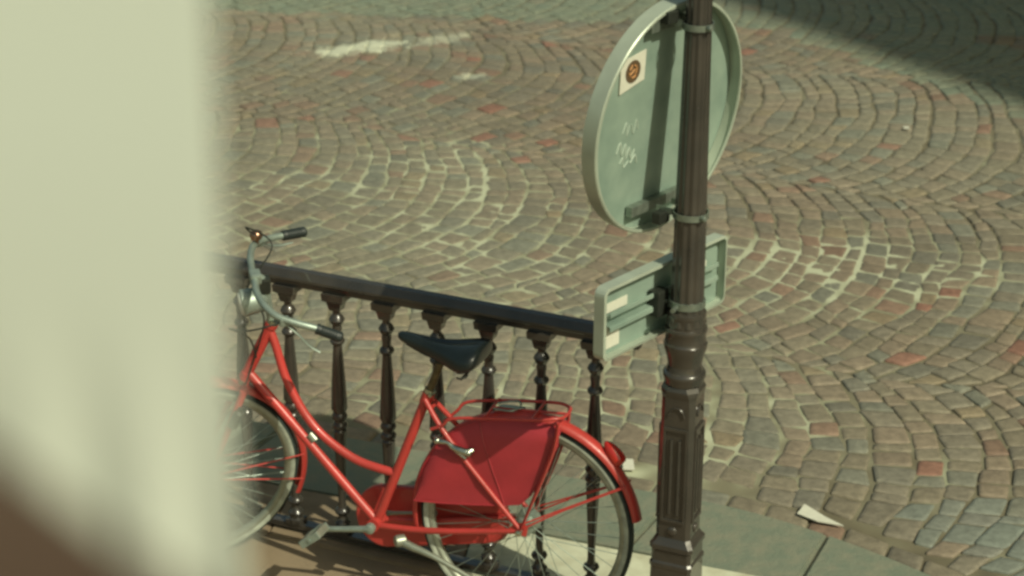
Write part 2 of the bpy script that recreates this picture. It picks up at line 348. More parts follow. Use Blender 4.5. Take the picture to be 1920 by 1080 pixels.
# limestone strip the railing stands on
g = MB(); g2 = MB()
edges = [-4.0, -3.1, -2.3, -1.35, -0.62, 0.10, 0.86, 1.6]
def nearslab(X):      # near edge line of slabs, world y at x
    return KP.y+(X-KP.x)*math.tan(KA)-SWD/math.cos(KA)
for i in range(len(edges)-1):
    s0, s1 = edges[i]+0.003, edges[i+1]-0.003
    p0 = RP+rt_*s0-rn_*0.055; p1 = RP+rt_*s1-rn_*0.055
    q1 = V((p1.x+0.05, nearslab(p1.x+0.05)-0.006, 0)); q0 = V((p0.x+0.05, nearslab(p0.x+0.05)-0.006, 0))
    if q0.y <= p0.y+0.03: continue
    vs = [p0, p1, q1, q0]; (g2 if s0 > 0 else g).prism([(p.x, p.y) for p in vs], (0, 0, -0.05), (1, 0, 0), (0, 1, 0), (0, 0, 1), 0.062)
for gg, mm, nm in ((g, M['tanstone'], 'kerb_stone_strip'), (g2, M['pale'], 'limestone_strip')):
    st = gg.build(nm, mm)
    bm = bmesh.new(); bm.from_mesh(st.data); bmesh.ops.bevel(bm, geom=[e_ for e_ in bm.edges if e_.verts[0].co.z > 0 and e_.verts[1].co.z > 0], offset=0.004, segments=2, affect='EDGES'); bm.to_mesh(st.data); bm.free(); struct(st)
g = MB(); nn = 60
pv = [RP+rt_*s_-rn_*0.05 for s_ in (-5, 6)]
g.add([(pv[0].x, pv[0].y, 0), (pv[1].x, pv[1].y, 0), (pv[1].x-1, 1.2, 0), (pv[0].x-1, 1.2, 0), (pv[1].x, pv[1].y, -0.05), (pv[0].x, pv[0].y, -0.05)], [(0, 1, 2, 3), (0, 5, 4, 1)], False)
struct(g.build('pavement', M['tan']))

# ------------------------------------------------------------------ railing
rail = thing('iron_railing', 'brown cast-iron railing with turned balusters behind the red bicycle', 'railing', RP+V((0, 0, 0.012)))
AX = Matrix((rt_, rn_, V((0, 0, 1)))).transposed()
g = MB(); prof = [(-0.025, 0.002), (-0.029, 0.006), (-0.028, 0.014), (-0.013, 0.036), (0.010, 0.039), (0.028, 0.020), (0.029, 0.006), (0.025, 0.002)]
s0, s1 = -2.6, 0.70
g.prism(prof, RP+rt_*s0+V((0, 0, 0.945)), rn_, V((0, 0, 1)), rt_, s1-s0); g.build('handrail', M['iron'], rail)
g = MB(); g.box(RP+rt_*((s0+s1)/2)+V((0, 0, 0.935)), (s1-s0-0.02, 0.030, 0.020), AX); g.build('top_bar', M['iron'], rail)
g = MB(); g.box(RP+rt_*((s0+0.62)/2)+V((0, 0, 0.036)), (0.62-s0, 0.042, 0.020), AX, 0.003); g.build('bottom_rail', M['iron'], rail)
bp_ = [(0.028, 0.046), (0.028, 0.062), (0.022, 0.066), (0.024, 0.078), (0.027, 0.086), (0.020, 0.094), (0.014, 0.106), (0.015, 0.116), (0.024, 0.122), (0.027, 0.130), (0.024, 0.138), (0.015, 0.144),
       (0.0125, 0.160), (0.013, 0.20), (0.016, 0.28), (0.0195, 0.36), (0.022, 0.415), (0.0225, 0.430), (0.018, 0.436), (0.025, 0.442), (0.027, 0.450), (0.024, 0.458), (0.0185, 0.463), (0.0185, 0.470), (0.025, 0.476), (0.027, 0.484), (0.024, 0.492), (0.020, 0.498),
       (0.0275, 0.512), (0.0265, 0.545), (0.0235, 0.61), (0.0190, 0.68), (0.0155, 0.728), (0.0150, 0.742), (0.022, 0.748), (0.025, 0.756), (0.022, 0.764), (0.0150, 0.770), (0.0145, 0.785), (0.017, 0.800), (0.0150, 0.812), (0.021, 0.820), (0.0265, 0.832), (0.021, 0.844), (0.0135, 0.852), (0.0130, 0.862), (0.017, 0.872)]
def baluster(s_):
    P = RP+rt_*s_; g = MB(); g.lathe(bp_, P, seg=20)
    g.box(P+V((0, 0, 0.880)), (0.036, 0.036, 0.028), AX, 0.003)
    z0, z1 = 0.884, 0.926                                  # flared square capital
    vs = []
    for (h, z) in ((0.020, 0.868), (0.026, 0.894), (0.038, 0.902), (0.040, 0.9255)):
        for a, b2 in ((-1, -1), (1, -1), (1, 1), (-1, 1)): vs.append(P+rt_*a*h+rn_*b2*h*0.8+V((0, 0, z)))
    g.add(vs, [(3, 2, 1, 0)]+[(i*4+j, i*4+(j+1) % 4, i*4+4+(j+1) % 4, i*4+4+j) for i in range(3) for j in range(4)]+[(12, 13, 14, 15)], False)
    g.box(P+V((0, 0, 0.052)), (0.058, 0.052, 0.016), AX, 0.003)
    return g.build('baluster', M['iron'], rail)
for i in range(-11, 7): baluster(-0.541+0.1812*i)

# ------------------------------------------------------------------ lamp post
LP = V((0.505, 5.45, 0)); lamp = thing('street_lamp', 'brown cast-iron lamp post with square panelled base, right of the bicycle', 'street lamp', LP)
g = MB()
sh = [(0.0600, 1.118), (0.0540, 1.150), (0.0500, 1.175), (0.0485, 1.20), (0.0455, 1.45), (0.0400, 1.80), (0.0365, 2.05), (0.034, 2.6), (0.032, 3.05)]
g.lathe(sh, LP, seg=72, flute=12, fd=0.09); g.build('fluted_shaft', M['iron'], lamp)
g = MB(); g.lathe([(0.050, 0.985), (0.0520, 1.000), (0.0560, 1.018), (0.0610, 1.034), (0.0640, 1.046), (0.0645, 1.056), (0.0615, 1.060), (0.0600, 1.066), (0.0585, 1.088), (0.0620, 1.094), (0.0630, 1.101), (0.0610, 1.107), (0.0560, 1.110), (0.0545, 1.134), (0.0570, 1.140), (0.0580, 1.148), (0.0570, 1.155), (0.0495, 1.160)], LP, seg=48)
g.build('collar', M['iron'], lamp)
g = MB(); g.lathe([(0.056, 0.928), (0.0600, 0.936), (0.0600, 0.946), (0.0630, 0.951), (0.0635, 0.960), (0.0610, 0.966), (0.0550, 0.970), (0.0520, 0.980), (0.0500, 0.990)], LP, seg=48); g.build('neck_ring', M['iron'], lamp)
def sqring(h, c=0.30):
    k = h*(1-c); return [(h, -k), (h, k), (k, h), (-k, h), (-h, k), (-h, -k), (-k, -h), (k, -h)]
def sqloft(g, levels):
    vs = []
    for (h, z, c) in levels:
        for (a, b2) in sqring(h, c): vs.append(LP+rt_*a+rn_*b2+V((0, 0, z)))
    n_ = len(levels); fs = [tuple(reversed(range(8))), tuple(range((n_-1)*8, n_*8))]+[(i*8+j, i*8+(j+1) % 8, i*8+8+(j+1) % 8, i*8+8+j) for i in range(n_-1) for j in range(8)]
    g.add(vs, fs, False)
g = MB(); sqloft(g, [(0.054, 0.40, .22), (0.054, 0.60, .22), (0.0525, 0.80, .26), (0.0525, 0.890, .30), (0.056, 0.902, .36), (0.0585, 0.915, .45), (0.054, 0.928, .5)])
g.build('panelled_shaft', M['iron'], lamp)
g = MB()
for k in range(4):                                            # recessed-look panels: raised border and two ribs on every face
    d = [rt_, rn_, -rt_, -rn_][k]; e_ = V((0, 0, 1)).cross(d); A = Matrix((e_, d, V((0, 0, 1)))).transposed()
    f0 = LP+d*0.0555
    for q_ in (-0.0125, 0.0125): g.tube([f0+e_*q_+V((0, 0, 0.515)), f0+e_*q_+V((0, 0, 0.76))], [0.0052, 0.0050], 8)
    for q_ in (-0.034, 0.034): g.box(f0+e_*q_+V((0, 0, 0.64)), (0.008, 0.007, 0.30), A, 0.002)
    g.box(f0+V((0, 0, 0.792)), (0.076, 0.007, 0.012), A, 0.002); g.box(f0+V((0, 0, 0.490)), (0.076, 0.009, 0.010), A, 0.002)
    g.ball(f0+V((0, 0, 0.455)), 0.016, 12, (1, 0.4, 1), A)
    for r_ in (0.024,): g.tube([f0+e_*r_*math.cos(t)+V((0, 0, 0.835+r_*1.2*math.sin(t))) for t in np.linspace(0, math.pi, 12)], 0.0028, 6)
g.build('panel_moulding', M['iron'], lamp)
g = MB(); sqloft(g, [(0.090, 0.0, .12), (0.090, 0.05, .12), (0.080, 0.065, .12), (0.072, 0.085, .12), (0.066, 0.10, .14), (0.064, 0.325, .14), (0.067, 0.333, .14), (0.067, 0.345, .14), (0.0625, 0.352, .14), (0.0625, 0.385, .16), (0.068, 0.394, .16), (0.068, 0.408, .16), (0.060, 0.420, .2), (0.055, 0.430, .22)])
g.build('plinth', M['iron'], lamp)
g = MB()
g.lathe([(0.03, 3.03), (0.055, 3.05), (0.05, 3.08), (0.07, 3.10)], LP, seg=24)
for a_ in range(4):
    c_ = [(-1, -1), (1, -1), (1, 1), (-1, 1)][a_]; g.tube([LP+V((c_[0]*0.07, c_[1]*0.07, 3.10)), LP+V((c_[0]*0.14, c_[1]*0.14, 3.48))], 0.009, 8)
g.lathe([(0.205, 3.48), (0.21, 3.50), (0.12, 3.60), (0.05, 3.66), (0.02, 3.72)], LP, seg=4); ln = g.build('lantern', M['iron'], lamp)
g = MB(); g.lathe([(0.092, 3.11), (0.185, 3.475)], LP, seg=4); g.build('lantern_glass', M['lampglass'], ln)

# ------------------------------------------------------------------ round sign on the lamp post (seen from behind)
def hx(a): a = R(a); return V((math.cos(a), math.sin(a), 0)), V((-math.sin(a), math.cos(a), 0))
Z = V((0, 0, 1))
DC = V((0.417, 5.54, 1.718)); t_, n0_ = hx(49.7); DR = 0.3426
LN = R(-5.3); ZD = Z*math.cos(LN)+n0_*math.sin(LN); n_f = n0_*math.cos(LN)-Z*math.sin(LN)
sg = thing('round_road_sign', 'large round road sign seen from its weathered grey-green back, clamped high on the lamp post', 'road sign', DC-Z*DR)
g = MB()
def ring(g, prof, c, seg=96):
    vs = []
    for (r_, d) in prof:
        for j in range(seg): a = 2*math.pi*j/seg; vs.append(c+t_*r_*math.cos(a)+ZD*r_*math.sin(a)+n_f*d)
    g.add(vs, [(i*seg+j, i*seg+(j+1) % seg, (i+1)*seg+(j+1) % seg, (i+1)*seg+j) for i in range(len(prof)-1) for j in range(seg)])
    return vs
g.lathe([(DR-0.004, 0.0), (DR-0.004, 0.004)], DC+n_f*0.004, n_f, 96); g.build('sign_plate', M['signback'], sg)
g = MB(); FD = -0.036
ring(g, [(DR, 0.010), (DR, FD), (DR-0.003, FD-0.003), (DR-0.010, FD-0.003), (DR-0.011, FD+0.002), (DR-0.0045, FD+0.004), (DR-0.0045, 0.003)], DC); g.build('rim_flange', M['flange'], sg)
for zz, nm in ((2.000, 1), (1.452, 2)):                      # clamps at top and bottom, wrapped round the post
    pr = 0.041 if nm == 1 else 0.0485
    half = math.sqrt(max(0.0, (DR-0.01)**2-(zz-DC.z)**2))
    g = MB(); A = Matrix((t_, n0_, Z)).transposed()
    g.box(DC+ZD*(zz-DC.z)-n_f*0.012, (min(2*half, 0.24), 0.022, 0.030), A, 0.002)
    br = g.build('mounting_channel', M['bracket'], sg)
    g = MB(); pts = [LP+Z*zz+V((math.cos(a), math.sin(a), 0))*pr for a in np.linspace(0, 2*math.pi, 25)[:-1]]
    vs = []
    for h in (-0.009, 0.009):
        for p in pts: vs.append(p+Z*h)
    for h in (0.009, -0.009):
        for p in pts: vs.append(LP+(p-LP-Z*zz)*1.07+Z*(zz+h))
    g.add(vs, [(r_*24+j, r_*24+(j+1) % 24, ((r_+1) % 4)*24+(j+1) % 24, ((r_+1) % 4)*24+j) for r_ in range(4) for j in range(24)])
    d_ = (DC-LP); d_.z = 0; dd = d_.normalized()
    for sd in (-1, 1):
        g.box(LP+Z*zz+n_f*(pr+0.018)+t_*sd*pr*0.75, (0.006, 0.055, 0.018), A)
    g.lathe([(0.009, 0), (0.009, 0.012), (0.006, 0.016)], LP+Z*(zz+0.002)+V((0.55, -0.83, 0))*pr*1.05, (0.55, -0.83, 0), 8)
    g.build('clamp_band', M['bracket'], sg)
    g = MB(); g.box(LP+Z*(zz+0.018*(1 if nm == 1 else -1))+n_f*(pr+0.02)-t_*0.05, (0.05, 0.03, 0.035), A, 0.004); g.build('clamp_block', M['dark'], sg)
A = Matrix((t_, n_f, ZD)).transposed()
def dpt(a, z_, off): return DC+t_*a+ZD*z_+n_f*off
g = MB(); q = [(-0.215, 0.200), (-0.105, 0.216), (-0.101, 0.128), (-0.209, 0.105)]
g.prism(q, DC-n_f*0.0015, t_, ZD, n_f, 0.003); stk = g.build('sticker', M['sticker'], sg); stk['label'] = 'white square sticker with a round brown and orange emblem'
g = MB(); c0 = dpt(-0.158, 0.163, 0); g.lathe([(0.033, 0), (0.033, 0.0012)], c0-n_f*0.0027, n_f, 28); em = g.build('emblem', M['ink'], stk)
g = MB()
for (a, z_, l, an) in ((-0.012, 0.014, 0.016, 60), (0.006, 0.016, 0.014, -30), (0.013, 0.002, 0.014, 80), (-0.004, 0.0, 0.020, 35), (-0.015, -0.006, 0.012, -60), (0.003, -0.016, 0.018, 10), (0.010, -0.011, 0.010, -70)):
    e1 = t_*math.cos(R(an))+ZD*math.sin(R(an)); g.tube([c0+t_*a+ZD*z_-e1*l/2-n_f*0.003, c0+t_*a+ZD*z_+n_f*-0.0035, c0+t_*a+ZD*z_+e1*l/2-n_f*0.003], 0.0026, 6)
g.build('emblem_strokes', M['orange'], stk)
g = MB()
def stroke(pl, r_=0.0022): g.tube([dpt(a, z_, 0.0035) for a, z_ in pl], r_, 6, sub=4)
stroke([(-0.17, -0.02), (-0.155, 0.01), (-0.15, -0.03), (-0.14, 0.0)]); stroke([(-0.13, 0.0), (-0.12, -0.03), (-0.11, 0.01), (-0.10, -0.02)])
stroke([(-0.19, -0.075), (-0.175, -0.045), (-0.165, -0.085), (-0.15, -0.055), (-0.145, -0.10), (-0.13, -0.07), (-0.12, -0.105), (-0.105, -0.08)], 0.003)
stroke([(-0.17, -0.11), (-0.155, -0.095), (-0.15, -0.125), (-0.13, -0.11)]); stroke([(-0.12, -0.12), (-0.10, -0.10), (-0.09, -0.125)], 0.003)
g.build('scrawl', M['scrawl'], sg)

# ------------------------------------------------------------------ small rectangular sign plate
t2_, n2_ = hx(49.5); PC = LP+n2_*0.095
pl = thing('rectangular_road_sign', 'small rectangular sign plate seen from behind, low on the lamp post above the railing end', 'road sign', PC+Z*1.07)
A2 = Matrix((t2_, n2_, Z)).transposed(); a0, a1, zb, zt = -0.305, 0.288, 1.070, 1.292; ac = (a0+a1)/2; zc = (zb+zt)/2
def rrect(w_, h_, r_, k=5):
    o = []
    for (cx, cy, s0_) in ((w_/2-r_, h_/2-r_, 0), (-w_/2+r_, h_/2-r_, 90), (-w_/2+r_, -h_/2+r_, 180), (w_/2-r_, -h_/2+r_, 270)):
        for j in range(k): a = R(s0_+90*j/(k-1)); o.append((cx+r_*math.cos(a), cy+r_*math.sin(a)))
    return o
g = MB(); g.prism(rrect(a1-a0-0.004, zt-zb-0.004, 0.022), PC+t2_*ac+Z*zc, t2_, Z, n2_, 0.004); g.build('sign_plate', M['signback'], pl)
g = MB(); ro = rrect(a1-a0, zt-zb, 0.024); ri = rrect(a1-a0-0.007, zt-zb-0.007, 0.021); rl = rrect(a1-a0-0.018, zt-zb-0.018, 0.016); o_ = PC+t2_*ac+Z*zc; K = len(ro); vs = []
for (rr_, d) in ((ro, 0.006), (ro, -0.030), (rl, -0.032), (rl, -0.029), (ri, -0.027), (ri, -0.0005)):
    for p in rr_: vs.append(o_+t2_*p[0]+Z*p[1]+n2_*d)
g.add(vs, [(i*K+j, i*K+(j+1) % K, (i+1)*K+(j+1) % K, (i+1)*K+j) for i in range(5) for j in range(K)], False); g.build('rim_flange', M['flange'], pl)
g = MB()
for dz in (-0.014, 0.014): g.box(PC+t2_*(ac)+Z*(zc+dz)-n2_*0.012, (a1-a0-0.07, 0.022, 0.004), A2, 0.001)
g.box(PC+t2_*(ac)+Z*(zc+0.022)-n2_*0.024, (a1-a0-0.07, 0.004, 0.014), A2, 0.001); g.box(PC+t2_*(ac)+Z*(zc-0.022)-n2_*0.024, (a1-a0-0.07, 0.004, 0.014), A2, 0.001)
g.build('mounting_channel', M['signback'], pl)
g = MB(); g.box(PC+t2_*(a0+0.085)+Z*(zc+0.034)-n2_*0.002, (0.110, 0.003, 0.028), A2); s_ = g.build('sticker', M['sticker'], pl); s_['label'] = 'long white sticker strip'
g = MB(); g.box(PC+t2_*(a0+0.075)+Z*(zb+0.053)-n2_*0.002, (0.062, 0.003, 0.066), A2); s_ = g.build('sticker', M['sticker'], pl); s_['label'] = 'white rectangular sticker in the lower corner'
g = MB(); g.box(PC+t2_*(a1-0.105)+Z*(zc+0.03)-n2_*0.002, (0.075, 0.003, 0.018), A2); s_ = g.build('sticker', M['sticker'], pl); s_['label'] = 'small white sticker right of the post'
g = MB()
g.lathe([(0.0500, -0.010), (0.0535, -0.010), (0.0535, 0.010), (0.0500, 0.010)], LP+Z*zc, seg=32)
g.tube([LP+Z*zc+n2_*0.045-t2_*0.035, PC+Z*zc-n2_*0.02-t2_*0.035], 0.006, 8); g.tube([LP+Z*zc+n2_*0.045+t2_*0.035, PC+Z*zc-n2_*0.02+t2_*0.035], 0.006, 8)
g.tube([LP+Z*zc-t2_*0.05, LP+Z*(zc)-t2_*0.085-n2_*0.01], 0.007, 8)
g.build('clamp_band', M['bracket'], pl)
g = MB(); g.box(LP+Z*(zc-0.005)+n2_*0.07-t2_*0.045, (0.05, 0.04, 0.08), A2, 0.005); g.build('clamp_block', M['dark'], pl)

# ------------------------------------------------------------------ bicycle
BF = V((-0.95070959, 0.31008268, 0)); BL = V((-0.30941433, -0.94866043, 0.06562143)); BU = V((0.02034807, 0.06238693, 0.99784459))
BH = V((0.04822448, 5.64238292, 0.34736218))
def B(x, z, y=0.0): return BH+BF*x+BU*z+BL*y
BA = Matrix((BF, BL, BU)).transposed()
ha = 1.15797; sax = (-math.cos(ha)*BF+math.sin(ha)*BU).normalized()
FF = V((-0.96311842, -0.26652199, -0.03699909)); FLt = V((0.2686643, -0.94488296, -0.18712477)); FU = V((0.01491305, -0.19016365, 0.98163913))
FA = Matrix((FF, FLt, FU)).transposed(); HO = B(0.8677, 0.5364)
def S(x, z, y=0.0): return HO+FF*x+FU*z+FLt*y
FH = S(0.27722, -0.53638)
bike = thing('bicycle', 'bright red step-through city bicycle leaning on the iron railing', 'bicycle', V((FH.x*0.5+BH.x*0.5, FH.y*0.5+BH.y*0.5, 0)))
BBX, BBZ = 0.500, -0.080
g = MB()
g.tube([B(0.8595, 0.545), B(0.9555, 0.352)], 0.0185, 18)                                          # head tube
for c_ in ((0.8615, 0.541), (0.9535, 0.356)): g.tube([B(c_[0]-0.003, c_[1]+0.006), B(c_[0]+0.003, c_[1]-0.006)], 0.0215, 18)
g.tube([B(*p) for p in ((0.866, 0.522), (0.846, 0.470), (0.820, 0.385), (0.790, 0.322), (0.748, 0.254), (0.694, 0.196), (0.623, 0.148), (0.550, 0.117), (0.437, 0.098))], 0.0140, 16, sub=5)
g.tube([B(0.946, 0.372), B(BBX, BBZ)], 0.0150, 16)
g.tube([B(BBX, BBZ), B(0.336, 0.372)], 0.0158, 16)                                               # seat tube
for y_ in (-1, 1):
    g.tube([B(BBX-0.02, BBZ, 0.025*y_), B(0.30, -0.060, 0.042*y_), B(0.0, 0.0, 0.062*y_)], [0.0105, 0.0105, 0.0085], 12, sub=4)
    g.tube([B(0.335, 0.372, 0.018*y_), B(0.24, 0.262, 0.050*y_), B(0.0, 0.004, 0.062*y_)], [0.0085, 0.0085, 0.0075], 12, sub=4)
    g.prism([(-0.020, -0.016), (0.030, -0.012), (0.035, 0.006), (0.018, 0.022), (-0.012, 0.030), (-0.024, 0.010)], B(0, 0, 0.060*y_-0.002), BF, BU, BL, 0.004)
g.lathe([(0.021, -0.036), (0.021, 0.036)], B(BBX, BBZ), BL, 20)
g.tube([B(0.31, 0.352, -0.02), B(0.31, 0.352, 0.02)], 0.006, 8)
g.lathe([(0.0195, -0.02), (0.0195, 0.016)], B(0.334, 0.374), (B(0.334, 0.374)-B(BBX, BBZ)), 16)
frame = g.build('frame', M['red'], bike)
g = MB(); dv = (B(BBX, BBZ)-B(0.946, 0.372)).normalized(); dm = B(0.722, 0.179)
g.tube([dm-dv*0.014, dm+dv*0.014], 0.0158, 16); g.build('frame_band', M['rim'], frame)
g = MB(); g.tube([B(0.334, 0.378), B(0.284, 0.515)], 0.0125, 14); g.build('seat_post', M['post'], bike)
g = MB(); g.lathe([(0.017, -0.012), (0.017, 0.012)], B(0.329, 0.392), (B(0.284, 0.515)-B(0.334, 0.378)), 14); g.tube([B(0.318, 0.388, -0.02), B(0.318, 0.388, 0.022)], 0.006, 8); g.build('seat_clamp', M['chrome'], bike)
# saddle
sec = [(0.432, 0.004, 0.576, 0.010), (0.428, 0.016, 0.582, 0.022), (0.410, 0.023, 0.583, 0.036), (0.370, 0.027, 0.579, 0.046), (0.325, 0.034, 0.573, 0.054), (0.280, 0.052, 0.570, 0.064), (0.240, 0.078, 0.572, 0.078), (0.205, 0.098, 0.577, 0.088), (0.175, 0.103, 0.580, 0.082), (0.155, 0.094, 0.578, 0.064), (0.145, 0.070, 0.572, 0.040)]
g = MB(); vs = []; NS = 17
for (x_, w_, z_, h_) in sec:
    for j in range(NS):
        a = -1+2*j/(NS-1); ang = a*R(98); yy = w_*math.sin(ang)*1.0; zz = z_-h_*(1-max(0, math.cos(ang*0.93))**0.55) if abs(ang) < R(90) else z_-h_
        zz -= 0.010*math.exp(-(yy/0.016)**2)*(1 if 0.18 < x_ < 0.36 else 0.3)
        vs.append(B(x_, zz, yy))
fs = [(i*NS+j, i*NS+j+1, (i+1)*NS+j+1, (i+1)*NS+j) for i in range(len(sec)-1) for j in range(NS-1)]+[tuple(range(NS)), tuple(reversed(range((len(sec)-1)*NS, len(sec)*NS)))]
fs += [(i*NS, (i+1)*NS, (i+1)*NS+NS-1, i*NS+NS-1) for i in range(len(sec)-1)]
g.add(vs, fs); sad = g.build('saddle', M['saddle'], bike)
ssm = sad.modifiers.new('smooth', 'SUBSURF'); ssm.levels = 1; ssm.render_levels = 2
g = MB()
for y_ in (-1, 1):
    g.tube([B(0.40, 0.545, 0.010*y_), B(0.33, 0.520, 0.018*y_), B(0.27, 0.512, 0.022*y_), B(0.20, 0.510, 0.045*y_)], 0.004, 8, sub=4)
    g.tube([B(0.200+0.016*math.cos(t), 0.478+0.0062*t/2.2, 0.060*y_+0.016*math.sin(t)) for t in np.linspace(0, 6*math.pi, 60)], 0.0028, 6)
g.tube([B(0.20, 0.478, -0.07), B(0.20, 0.478, 0.07)], 0.004, 8); g.box(B(0.282, 0.512), (0.045, 0.05, 0.03), BA, 0.006)
g.build('saddle_spring', M['dark'], sad)
# wheels
def wheel(c, F_, U_, L_, drum):
    wt = bpy.data.objects.new('wheel', None); COL.objects.link(wt); wt.parent = bike; wt.location = c-bike.location; wt.empty_display_size = 0.05
    def rg(prof, nm, mt, seg=120):
        g = MB(); vs = []; K = len(prof)
        for (r_, d) in prof:
            for j in range(seg): a = 2*math.pi*j/seg; vs.append(c+F_*r_*math.cos(a)+U_*r_*math.sin(a)+L_*d)
        g.add(vs, [(i*seg+j, i*seg+(j+1) % seg, ((i+1) % K)*seg+(j+1) % seg, ((i+1) % K)*seg+j) for i in range(K) for j in range(seg)]); return g.build(nm, mt, wt)
    rg([(0.3480, 0.0), (0.3465, 0.009), (0.342, 0.0155), (0.3355, 0.0182), (0.333, 0.0150), (0.333, -0.0150), (0.3355, -0.0182), (0.342, -0.0155), (0.3465, -0.009)], 'tyre', M['tyre'])
    rg([(0.3362, 0.0178), (0.331, 0.0190), (0.326, 0.0180), (0.3205, 0.0150), (0.3195, 0.0), (0.3205, -0.0150), (0.326, -0.0180), (0.331, -0.0190), (0.3362, -0.0178), (0.330, 0.0)], 'sidewall', M['sidewall'])
    rg([(0.3200, 0.0150), (0.3140, 0.0150), (0.309, 0.0120), (0.3035, 0.006), (0.3020, 0.0), (0.3035, -0.006), (0.309, -0.0120), (0.3140, -0.0150), (0.3200, -0.0150)], 'rim', M['rim'])
    g = MB(); fr = 0.040 if drum else 0.026
    g.lathe([(0.004, -0.068), (0.008, -0.066), (0.008, -0.040), (fr, -0.036), (fr, -0.030), (0.016, -0.024), (0.013, 0), (0.016, 0.024), (fr*0.8, 0.030), (fr*0.8, 0.035), (0.010, 0.040), (0.008, 0.066), (0.004, 0.068)], c, L_, 20)
    g.build('hub', M['alloy'], wt)
    g = MB(); N = 36
    for k in range(N):
        sd = 1 if k % 2 else -1; a0_ = 2*math.pi*k/N; tw = R(42)*(1 if (k//2) % 2 else -1); rr = fr*(0.8 if sd > 0 else 0.95)
        p0 = c+(F_*math.cos(a0_+tw)+U_*math.sin(a0_+tw))*rr+L_*0.032*sd; p1 = c+(F_*math.cos(a0_)+U_*math.sin(a0_))*0.306+L_*0.003*sd
        g.tube([p0, p1], 0.0012, 5, caps=False)
    g.build('spokes', M['alloy'], wt)
    g = MB(); g.lathe([(0.0, 0.070), (0.0105, 0.070), (0.0115, 0.076), (0.0095, 0.084), (0.0, 0.087)], c, L_, 12); g.build('axle_nut', M['chrome'], wt)
    return wt
wheel(BH, BF, BU, BL, True); wheel(FH, FF, FU, FLt, False)
# mudguards
def guard(c, F_, U_, L_, rad, t0, t1, wd, nm='mudguard', lab=None):
    g = MB(); vs = []; K = 11; NA = 60
    for i in range(NA+1):
        a = R(t0+(t1-t0)*i/NA); d = F_*math.cos(a)+U_*math.sin(a)
        for j in range(K):
            b2 = R(-100+200*j/(K-1)); vs.append(c+d*(rad-0.016+0.018*math.cos(b2))+L_*wd*math.sin(b2))
        for j in reversed(range(K)):
            b2 = R(-100+200*j/(K-1)); vs.append(c+d*(rad-0.018+0.017*math.cos(b2))+L_*(wd-0.0015)*math.sin(b2))
    K2 = 2*K; g.add(vs, [(i*K2+j, i*K2+(j+1) % K2, (i+1)*K2+(j+1) % K2, (i+1)*K2+j) for i in range(NA) for j in range(K2)]+[tuple(range(K2)), tuple(range(NA*K2, NA*K2+K2))])
    o = g.build(nm, M['red'], bike)
    if lab: o['label'] = lab
    return o
guard(BH, BF, BU, BL, 0.375, -12, 168.5, 0.0265)
guard(FH, FF, FU, FLt, 0.3765, 60, 201.5, 0.0255)
g = MB()
for y_ in (-1, 1):
    e_ = B(-0.330, 0.170, 0.024*y_); g.tube([B(-0.012, 0.012, 0.064*y_), B(-0.13, 0.085, 0.050*y_), B(-0.322, 0.186, 0.025*y_)], 0.0030, 8, sub=3)
    g.tube([B(-0.010, 0.028, 0.066*y_), B(-0.322, 0.190, 0.025*y_)], 0.0028, 8)
g.build('mudguard_stay', M['red'], bike)
g = MB()
for (a_, r0) in ((176, 0.02), (192, 0.02)):
    for y_ in (-1, 1):
        a = R(a_); g.tube([FH+FLt*0.055*y_+FU*0.01, FH+(FF*math.cos(a)+FU*math.sin(a))*0.366+FLt*0.024*y_], 0.0028, 8)
g.build('mudguard_stay', M['red'], bike)
# fork
g = MB()
g.tube([S(0.094, -0.208), S(0.080, -0.165)], 0.019, 14); g.box(S(0.098, -0.215), (0.03, 0.085, 0.024), FA, 0.008)
for y_ in (-1, 1):
    g.tube([S(0.098, -0.215, 0.034*y_), S(0.150, -0.33, 0.046*y_), S(0.205, -0.45, 0.055*y_), S(0.277, -0.536, 0.058*y_)], [0.0125, 0.011, 0.0085, 0.006], 12, sub=5)
g.build('fork', M['red'], bike)
g = MB(); g.tube([B(0.958, 0.345), B(0.966, 0.330)], 0.0225, 18); g.build('headset', M['chrome'], bike); g = MB(); g.tube([B(0.858, 0.548), B(0.852, 0.560)], 0.0200, 18); g.build('headset', M['chrome'], bike)
# stem, handlebar, grips
g = MB(); g.tube([S(-0.006, 0.010), S(0.005, 0.150), S(0.018, 0.182), S(0.040, 0.190)], [0.0115, 0.0115, 0.013, 0.015], 14, sub=4); g.box(S(0.036, 0.190), (0.036, 0.046, 0.036), FA, 0.008); g.build('stem', M['alloy'], bike)
g = MB()
far = [(-0.165, 0.148, -0.292), (-0.085, 0.158, -0.268), (-0.02, 0.178, -0.225), (0.015, 0.196, -0.168), (0.034, 0.200, -0.10), (0.040, 0.192, -0.03)]
nearp = [(0.042, 0.190, 0.03), (0.045, 0.188, 0.09), (0.034, 0.184, 0.155), (0.004, 0.172, 0.205), (-0.05, 0.158, 0.235), (-0.11, 0.140, 0.254), (-0.170, 0.114, 0.272)]
g.tube([S(x_, z_, y_) for x_, z_, y_ in far+nearp], 0.0112, 14, sub=5); hb = g.build('handlebar', M['alloy'], bike)
for ends in ((far[0], far[1]), (nearp[-1], nearp[-2])):
    p, q_ = S(ends[0][0], ends[0][1], ends[0][2]), S(ends[1][0], ends[1][1], ends[1][2]); d = (q_-p).normalized()
    g = MB(); g.tube([p-d*0.012, p-d*0.006, p+d*0.01, p+d*0.05, p+d*0.062], [0.013, 0.0175, 0.0165, 0.0165, 0.0155], 14)
    for k in range(7): g.tube([p+d*(0.008+k*0.0075), p+d*(0.010+k*0.0075), p+d*(0.012+k*0.0075)], [0.0163, 0.0178, 0.0163], 14)
    g.tube([p+d*0.062, p+d*0.072], [0.0175, 0.0165], 14)
    g.build('grip', M['black'], hb)
